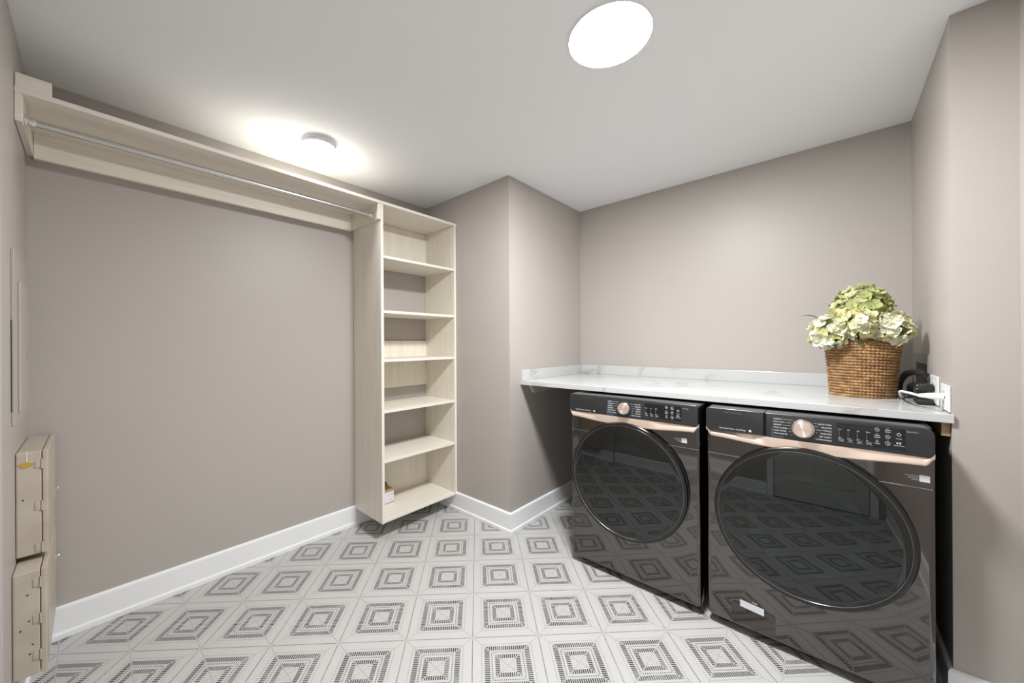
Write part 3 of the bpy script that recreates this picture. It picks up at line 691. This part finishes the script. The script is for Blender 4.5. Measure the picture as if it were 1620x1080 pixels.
    for sx in (-1, 1):
        for yy in (0.07, 0.68):
            bm = bmesh.new(); lathe(bm, [(0, 0.0005), (0.024, 0.0005), (0.026, 0.004), (0.022, 0.012), (0.010, 0.014), (0.010, 0.043), (0, 0.043)], 'Z', 24, (sx * 0.285, yy, 0)); O('foot', bm, M_dark)
    return e
machine('dryer', 'dark front-loading machine on the left with plain wide control panel', 'dryer', 0.795, False)
machine('washer', 'dark front-loading machine on the right with drawer seam and white filter sticker', 'washer', 0.0845, True)

# ================================================================== SUPPLY BOX, OUTLETS, HOSES, CORDS
e = empty('laundry_supply_box', 'recessed laundry supply box in the right wall behind the basket', 'wall box', (2.58, YC, 1.0))
bm = bmesh.new()
for (x0, x1, z0, z1) in ((2.385, 2.445, 1.026, 1.223), (2.725, 2.785, 1.026, 1.223), (2.445, 2.725, 1.182, 1.223)): bx(bm, x0, x1, YC + 0.0005, YC + 0.004, z0, z1, 0.001)
child(obj('box_frame', bm, M_plumb), e)
bm = bmesh.new(); bx(bm, 2.446, 2.724, YC - 0.069, YC - 0.067, 1.031, 1.181); bx(bm, 2.446, 2.448, YC - 0.067, YC, 1.031, 1.181); bx(bm, 2.722, 2.724, YC - 0.067, YC, 1.031, 1.181); bx(bm, 2.448, 2.722, YC - 0.067, YC, 1.179, 1.181); bx(bm, 2.448, 2.722, YC - 0.067, YC, 1.031, 1.033)
child(obj('box_liner', bm, mat('box_liner', (0.33, 0.33, 0.32), 0.5)), e)
bm = bmesh.new(); cyl(bm, (2.66, YC - 0.04, 1.115), (0, 0, 1), 0.009, 0.12, 16); child(obj('valve_pipe', bm, M_plastic, smooth=True), e)
def plate(label, x0, x1, z0, z1, sockets):
    e = empty('outlet_plate', label, 'outlet', ((x0 + x1) / 2, YC, z0))
    child(box('cover_plate', x0, x1, YC + 0.0005, YC + 0.006, z0, z1, M_plastic, bev=0.002), e)
    for k, zc in enumerate(sockets):
        s_ = child(box('socket', (x0 + x1) / 2 - 0.02, (x0 + x1) / 2 + 0.02, YC + 0.006, YC + 0.0075, zc - 0.014, zc + 0.014, M_plastic, bev=0.0007), e)
        bm = bmesh.new(); cx_ = (x0 + x1) / 2
        bx(bm, cx_ - 0.008, cx_ - 0.006, YC + 0.0073, YC + 0.0078, zc - 0.004, zc + 0.005); bx(bm, cx_ + 0.006, cx_ + 0.008, YC + 0.0073, YC + 0.0078, zc - 0.004, zc + 0.005)
        sl = obj('slots', bm, M_hole); sl.parent = s_
    return e
plate('white outlet plate nearer the corner, behind the black plugs', 2.225, 2.365, 1.030, 1.142, (1.108, 1.064))
plate('white outlet plate closest to the wall edge, holding the white plug', 2.040, 2.165, 1.030, 1.123, (1.096, 1.058))
# white plug and cord
e = empty('white_power_cord', 'white power plug with cord curling onto the countertop', 'cord', (2.10, -0.29, 1.03))
bm = bmesh.new(); tube(bm, [(2.105, YC + 0.008, 1.078), (2.105, YC + 0.030, 1.078), (2.11, YC + 0.050, 1.078), (2.118, YC + 0.066, 1.076)], [0.0125, 0.0125, 0.0095, 0.006], 20)
child(obj('plug', bm, M_plastic, smooth=True), e)
bm = bmesh.new(); tube(bm, spline([(2.118, YC + 0.066, 1.076), (2.17, YC + 0.088, 1.080), (2.25, YC + 0.100, 1.076), (2.33, YC + 0.095, 1.060), (2.43, YC + 0.080, 1.034), (2.54, YC + 0.065, 1.0295)], 8), 0.0045, 12)
child(obj('cord', bm, M_plastic, smooth=True), e)
bm = bmesh.new(); tube(bm, spline([(2.55, -0.235, 1.0268), (2.40, -0.218, 1.0268), (2.28, -0.215, 1.0268), (2.19, -0.228, 1.0268), (2.13, -0.262, 1.0268), (2.085, -0.298, 1.0268)], 8), 0.0020, 8)
tag(obj('thin_wire', bm, mat('grey_wire', (0.35, 0.36, 0.36), 0.4), smooth=True), 'thin grey wire looping on the countertop below the white plug', 'wire')
bm = bmesh.new(); tube(bm, spline([(2.68, YC + 0.066, 1.036), (2.63, YC + 0.070, 1.070), (2.56, YC + 0.068, 1.108), (2.47, YC + 0.058, 1.138), (2.40, YC + 0.040, 1.148), (2.355, YC + 0.020, 1.138)], 8), 0.013, 14)
tag(obj('black_hose', bm, M_dark, smooth=True), 'thick black rubber hose arching out beside the supply box', 'hose')
bm = bmesh.new(); tube(bm, spline([(2.66, YC + 0.030, 1.036), (2.58, YC + 0.040, 1.056), (2.47, YC + 0.050, 1.086), (2.385, YC + 0.035, 1.096)], 8), 0.0095, 14)
tag(obj('black_hose', bm, M_dark, smooth=True), 'thinner black cable lying below the arching rubber hose', 'hose')
e = empty('black_plug', 'black power plugs pushed into the inner white outlet plate', 'plug', (2.31, -0.27, 1.09))
bm = bmesh.new(); bx(bm, 2.265, 2.325, YC + 0.008, YC + 0.050, 1.078, 1.109, 0.006, 3); bx(bm, 2.325, 2.375, YC + 0.014, YC + 0.048, 1.082, 1.104, 0.006, 3); child(obj('plug_body', bm, M_dark, smooth=True), e)
for dz in (1.087, 1.100):
    bm = bmesh.new(); cyl(bm, (2.285, YC + 0.0515, dz), (0, 1, 0), 0.0045, 0.003, 16); child(obj('screw', bm, M_steel, smooth=True), e)
bm = bmesh.new(); bx(bm, 2.26, 2.36, YC + 0.010, YC + 0.055, 1.0275, 1.046, 0.005, 3); child(obj('strain_relief', bm, M_dark, smooth=True), e)

# ================================================================== BASKET AND HYDRANGEAS
BC = Vector((2.485, -0.1060)); BZ = 1.0250
M_wick = mat('woven_seagrass', (0.42, 0.24, 0.10), 0.55); t = NT(M_wick); tc = t.n('ShaderNodeTexCoord').outputs['Object']
f_ = t.noise(t.mapped(tc, (1, 1, 2.5)), 26, 4, 0.6)
cwk = t.ramp(f_, [(0.3, (0.15, 0.075, 0.028)), (0.5, (0.29, 0.16, 0.062)), (0.70, (0.48, 0.30, 0.135))]); t.l(cwk, t.b.inputs['Base Color'])
t.bump(t.noise(tc, 420, 3), 0.4, 0.001)
e = empty('basket', 'round woven brown seagrass basket on the right end of the countertop', 'basket', (BC.x, BC.y, BZ))
ROWS, NB, RS, CS = 19, 56, 6, 7
def rad(z): u = z / 0.25; return 0.1120 + 0.020 * u ** 0.8 - 0.002 * sin(pi * u)
bm = bmesh.new(); rings = []; nr = ROWS * RS; ncol = NB * CS
for i in range(nr + 1):
    ring = []; rw_ = i / RS
    for j in range(ncol):
        a = 2 * pi * j / ncol
        hb = 0.247 + 0.010 * cos(a - 2.4)
        z = hb * i / nr; k_row = int(rw_ - 1e-6) if i == nr else int(rw_)
        ph = (k_row % 2) * 0.12
        cu = abs(sin(pi * rw_)) ** 0.8
        cv = abs(sin(pi * (j / CS + ph))) ** 0.6
        d = 0.0076 * cu * (0.30 + 0.70 * cv) + 0.0006 * noise.noise(Vector((a * 9, z * 60, 3)))
        r_ = rad(z) + d
        ring.append(bm.verts.new((r_ * cos(a), r_ * sin(a) * 0.97, z)))
    rings.append(ring)
for A, B in zip(rings[:-1], rings[1:]):
    for j in range(ncol): bm.faces.new((A[j], A[(j + 1) % ncol], B[(j + 1) % ncol], B[j]))
wv_ = obj('woven_wall', bm, M_wick, e, True); wv_['kind'] = 'stuff'
bm = bmesh.new(); lathe(bm, [(0, 0.003), (0.108, 0.003), (0.110, 0.0), (0.116, 0.0), (0.117, 0.006), (0.106, 0.010), (0, 0.010)], 'Z', 64); obj('basket_base', bm, M_wick, e, True)
bm = bmesh.new()
for q in range(2):
    n_ = 96
    for k in range(n_):
        a = 2 * pi * (k + 0.5 * q) / n_; hb = 0.247 + 0.010 * cos(a - 2.4) + 0.003 * q; r_ = 0.1315 - 0.0035 * q
        a2 = a + 2 * pi / n_ * 1.5
        tube(bm, [(r_ * cos(a), r_ * sin(a) * .97, hb - 0.003), (1.03 * r_ * cos((a + a2) / 2), 1.03 * r_ * sin((a + a2) / 2) * .97, hb + 0.0025), (r_ * cos(a2), r_ * sin(a2) * .97, hb + 0.001)], 0.0026, 6)
rm = obj('braided_rim', bm, M_wick, e, True); rm['kind'] = 'stuff'
bm = bmesh.new(); lathe(bm, [(0.108, 0.012), (0.126, 0.235)], 'Z', 64); obj('basket_lining', bm, mat('lining', (0.10, 0.07, 0.04), 0.8), e, True)

def petal_mat(name, a, b, c):
    m = mat(name, b, 0.55, spec=0.3); t = NT(m); oi = t.n('ShaderNodeObjectInfo'); tc = t.n('ShaderNodeTexCoord').outputs['Object']
    col = t.ramp(oi.outputs['Random'], [(0.0, a), (0.45, b), (1.0, c)])
    ln = t.n('ShaderNodeVectorMath', operation='LENGTH'); t.l(tc, ln.inputs[0])
    core = t.ramp(t.m2('DIVIDE', ln.outputs['Value'], 0.03), [(0.0, (1, 1, 1)), (0.75, (0, 0, 0))])
    green = (b[0] * 0.72, b[1] * 0.80, b[2] * 0.35, 1)
    t.l(t.mix(t.m2('MULTIPLY', core, 0.55), col, green), t.b.inputs['Base Color'])
    t.b.inputs['Subsurface Weight'].default_value = 0.0
    tr = t.n('ShaderNodeBsdfTranslucent'); t.l(col, tr.inputs[0]); mx = t.n('ShaderNodeMixShader'); mx.inputs[0].default_value = 0.25
    out = [n for n in t.t.nodes if n.type == 'OUTPUT_MATERIAL'][0]
    t.l(t.b.outputs[0], mx.inputs[1]); t.l(tr.outputs[0], mx.inputs[2]); t.l(mx.outputs[0], out.inputs[0])
    return m
MP = {'green': petal_mat('petal_green', (0.36, 0.42, 0.14), (0.50, 0.54, 0.24), (0.68, 0.68, 0.42)),
      'white': petal_mat('petal_white', (0.70, 0.68, 0.42), (0.80, 0.79, 0.62), (0.86, 0.85, 0.74)),
      'yellow': petal_mat('petal_yellow', (0.56, 0.50, 0.16), (0.68, 0.65, 0.34), (0.80, 0.77, 0.54))}
M_leaf = mat('leaf_green', (0.07, 0.13, 0.05), 0.5); M_stem = mat('stem_green', (0.12, 0.18, 0.06), 0.6)
def floret_mesh(seed, m):
    rnd = random.Random(seed); bm = bmesh.new()
    for k in range(4):
        a0 = pi / 2 * k + rnd.uniform(-0.15, 0.15); L = rnd.uniform(0.024, 0.031); Wd = L * rnd.uniform(0.95, 1.15); cup = rnd.uniform(0.0, 0.55); tw_ = rnd.uniform(-0.25, 0.25)
        NU, NV = 5, 4; g = []
        for i in range(NU + 1):
            u = i / NU; w_ = Wd * 0.5 * (sin(pi * min(1, u * 0.86 + 0.10)) ** 0.65); rw = []
            for j in range(NV + 1):
                v = j / NV * 2 - 1
                x = 0.001 + L * u * (1 - 0.10 * v * v * (u ** 2)); y = w_ * v
                z = 0.004 * u + cup * L * u * u * 0.6 + 0.004 * v * v * u + 0.0016 * sin(5 * v + seed + k) * u + tw_ * y * u
                X = x * cos(a0) - y * sin(a0); Y = x * sin(a0) + y * cos(a0); rw.append(bm.verts.new((X, Y, z + 0.0008 * k)))
            g.append(rw)
        for i in range(NU):
            for j in range(NV): bm.faces.new((g[i][j], g[i + 1][j], g[i + 1][j + 1], g[i][j + 1]))
    bmesh.ops.create_icosphere(bm, subdivisions=1, radius=0.002, matrix=Matrix.Translation((0, 0, 0.004)))
    me = bpy.data.meshes.new('floret'); bm.to_mesh(me); bm.free(); me.materials.append(m)
    for pl in me.polygons: pl.use_smooth = True
    return me
FM = {k: [floret_mesh(11 * i + 3, m) for i in range(5)] for k, m in MP.items()}
def hydrangea(label, c, rx, rz, kind, n, seed, foot, leaves=()):
    rnd = random.Random(seed); c = Vector(c)
    e = empty('hydrangea', label, 'flower', foot, group='hydrangea heads in the basket')
    fo = Vector(foot)
    bm = bmesh.new(); tube(bm, spline([(0, 0, 0), (c - fo) * 0.5 + Vector((0, 0, 0.02)), (c - fo)], 6), 0.0035, 8); obj('stem', bm, M_stem, e, True)
    bm = bmesh.new(); bmesh.ops.create_icosphere(bm, subdivisions=3, radius=1.0)
    for v in bm.verts: v.co = Vector((v.co.x * rx * 0.62, v.co.y * rx * 0.62, v.co.z * rz * 0.62)) + (c - fo)
    obj('flower_core', bm, mat('core_' + kind, (0.16, 0.19, 0.06), 0.8), e, True)
    for i in range(n):
        u = (i + 0.5) / n; ph = pi * (1 + 5 ** 0.5) * i + rnd.uniform(-.15, .15); zc = 1 - 1.86 * u; rr = sqrt(max(0, 1 - zc * zc))
        d = Vector((rr * cos(ph), rr * sin(ph), zc)); k = rnd.uniform(0.76, 0.98)
        pos = (c - fo) + Vector((d.x * rx * k, d.y * rx * k, d.z * rz * k))
        nd = (d + Vector((rnd.uniform(-.4, .4), rnd.uniform(-.4, .4), rnd.uniform(-.25, .45)))).normalized()
        if kind == 'mix': kk = 'yellow' if rnd.random() < 0.6 else 'white'
        elif kind == 'green': kk = 'green' if zc > -0.25 or rnd.random() < 0.4 else 'yellow'
        else: kk = kind if rnd.random() < 0.85 else 'yellow'
        o = bpy.data.objects.new('floret', rnd.choice(FM[kk])); COL.objects.link(o); o.parent = e
        q = Vector((0, 0, 1)).rotation_difference(nd) @ Matrix.Rotation(rnd.uniform(0, 6.28), 3, 'Z').to_quaternion()
        o.rotation_mode = 'QUATERNION'; o.rotation_quaternion = q; o.location = pos; sc = rnd.uniform(0.85, 1.15); o.scale = (sc, sc, sc)
    for (lp, ld, L) in leaves:
        bm = bmesh.new(); ld = Vector(ld).normalized(); sd = ld.cross(Vector((0, 0, 1))).normalized(); up = sd.cross(ld)
        g = []
        for i in range(8):
            u = i / 7; w_ = L * 0.24 * sin(pi * (u * 0.93 + 0.05)) ** 0.8; b_ = Vector(lp) - fo + ld * L * u + up * (-0.10 * L * (2 * u - 1) ** 2)
            g.append([bm.verts.new(b_ + sd * w_ * v + up * 0.15 * w_ * abs(v)) for v in (-1, 0, 1)])
        for i in range(7):
            for j in range(2): bm.faces.new((g[i][j], g[i + 1][j], g[i + 1][j + 1], g[i][j + 1]))
        obj('leaf', bm, M_leaf, e, True)
    return e
bz = BZ + 0.03
hydrangea('green hydrangea head at the top of the bouquet', (2.497, -0.106, 1.436), 0.110, 0.108, 'green', 96, 1, (2.49, -0.107, bz))
hydrangea('creamy white hydrangea head drooping over the left side of the basket', (2.375, 0.004, 1.325), 0.070, 0.078, 'white', 48, 2, (2.45, -0.08, bz), [((2.385, 0.045, 1.405), (-0.3, 1, 0.12), 0.075), ((2.39, -0.02, 1.29), (-1, 0.1, -0.4), 0.07)])
hydrangea('creamy white hydrangea head drooping over the right side of the basket', (2.405, -0.188, 1.335), 0.074, 0.074, 'white', 50, 3, (2.47, -0.14, bz), [((2.39, -0.10, 1.285), (-1, 0, -0.3), 0.06)])
hydrangea('yellow cream hydrangea head at the front centre of the bouquet', (2.372, -0.088, 1.355), 0.072, 0.066, 'mix', 50, 4, (2.44, -0.11, bz))
hydrangea('pale yellow hydrangea head tucked between the green and white left heads', (2.40, -0.040, 1.375), 0.058, 0.058, 'yellow', 34, 5, (2.46, -0.09, bz))
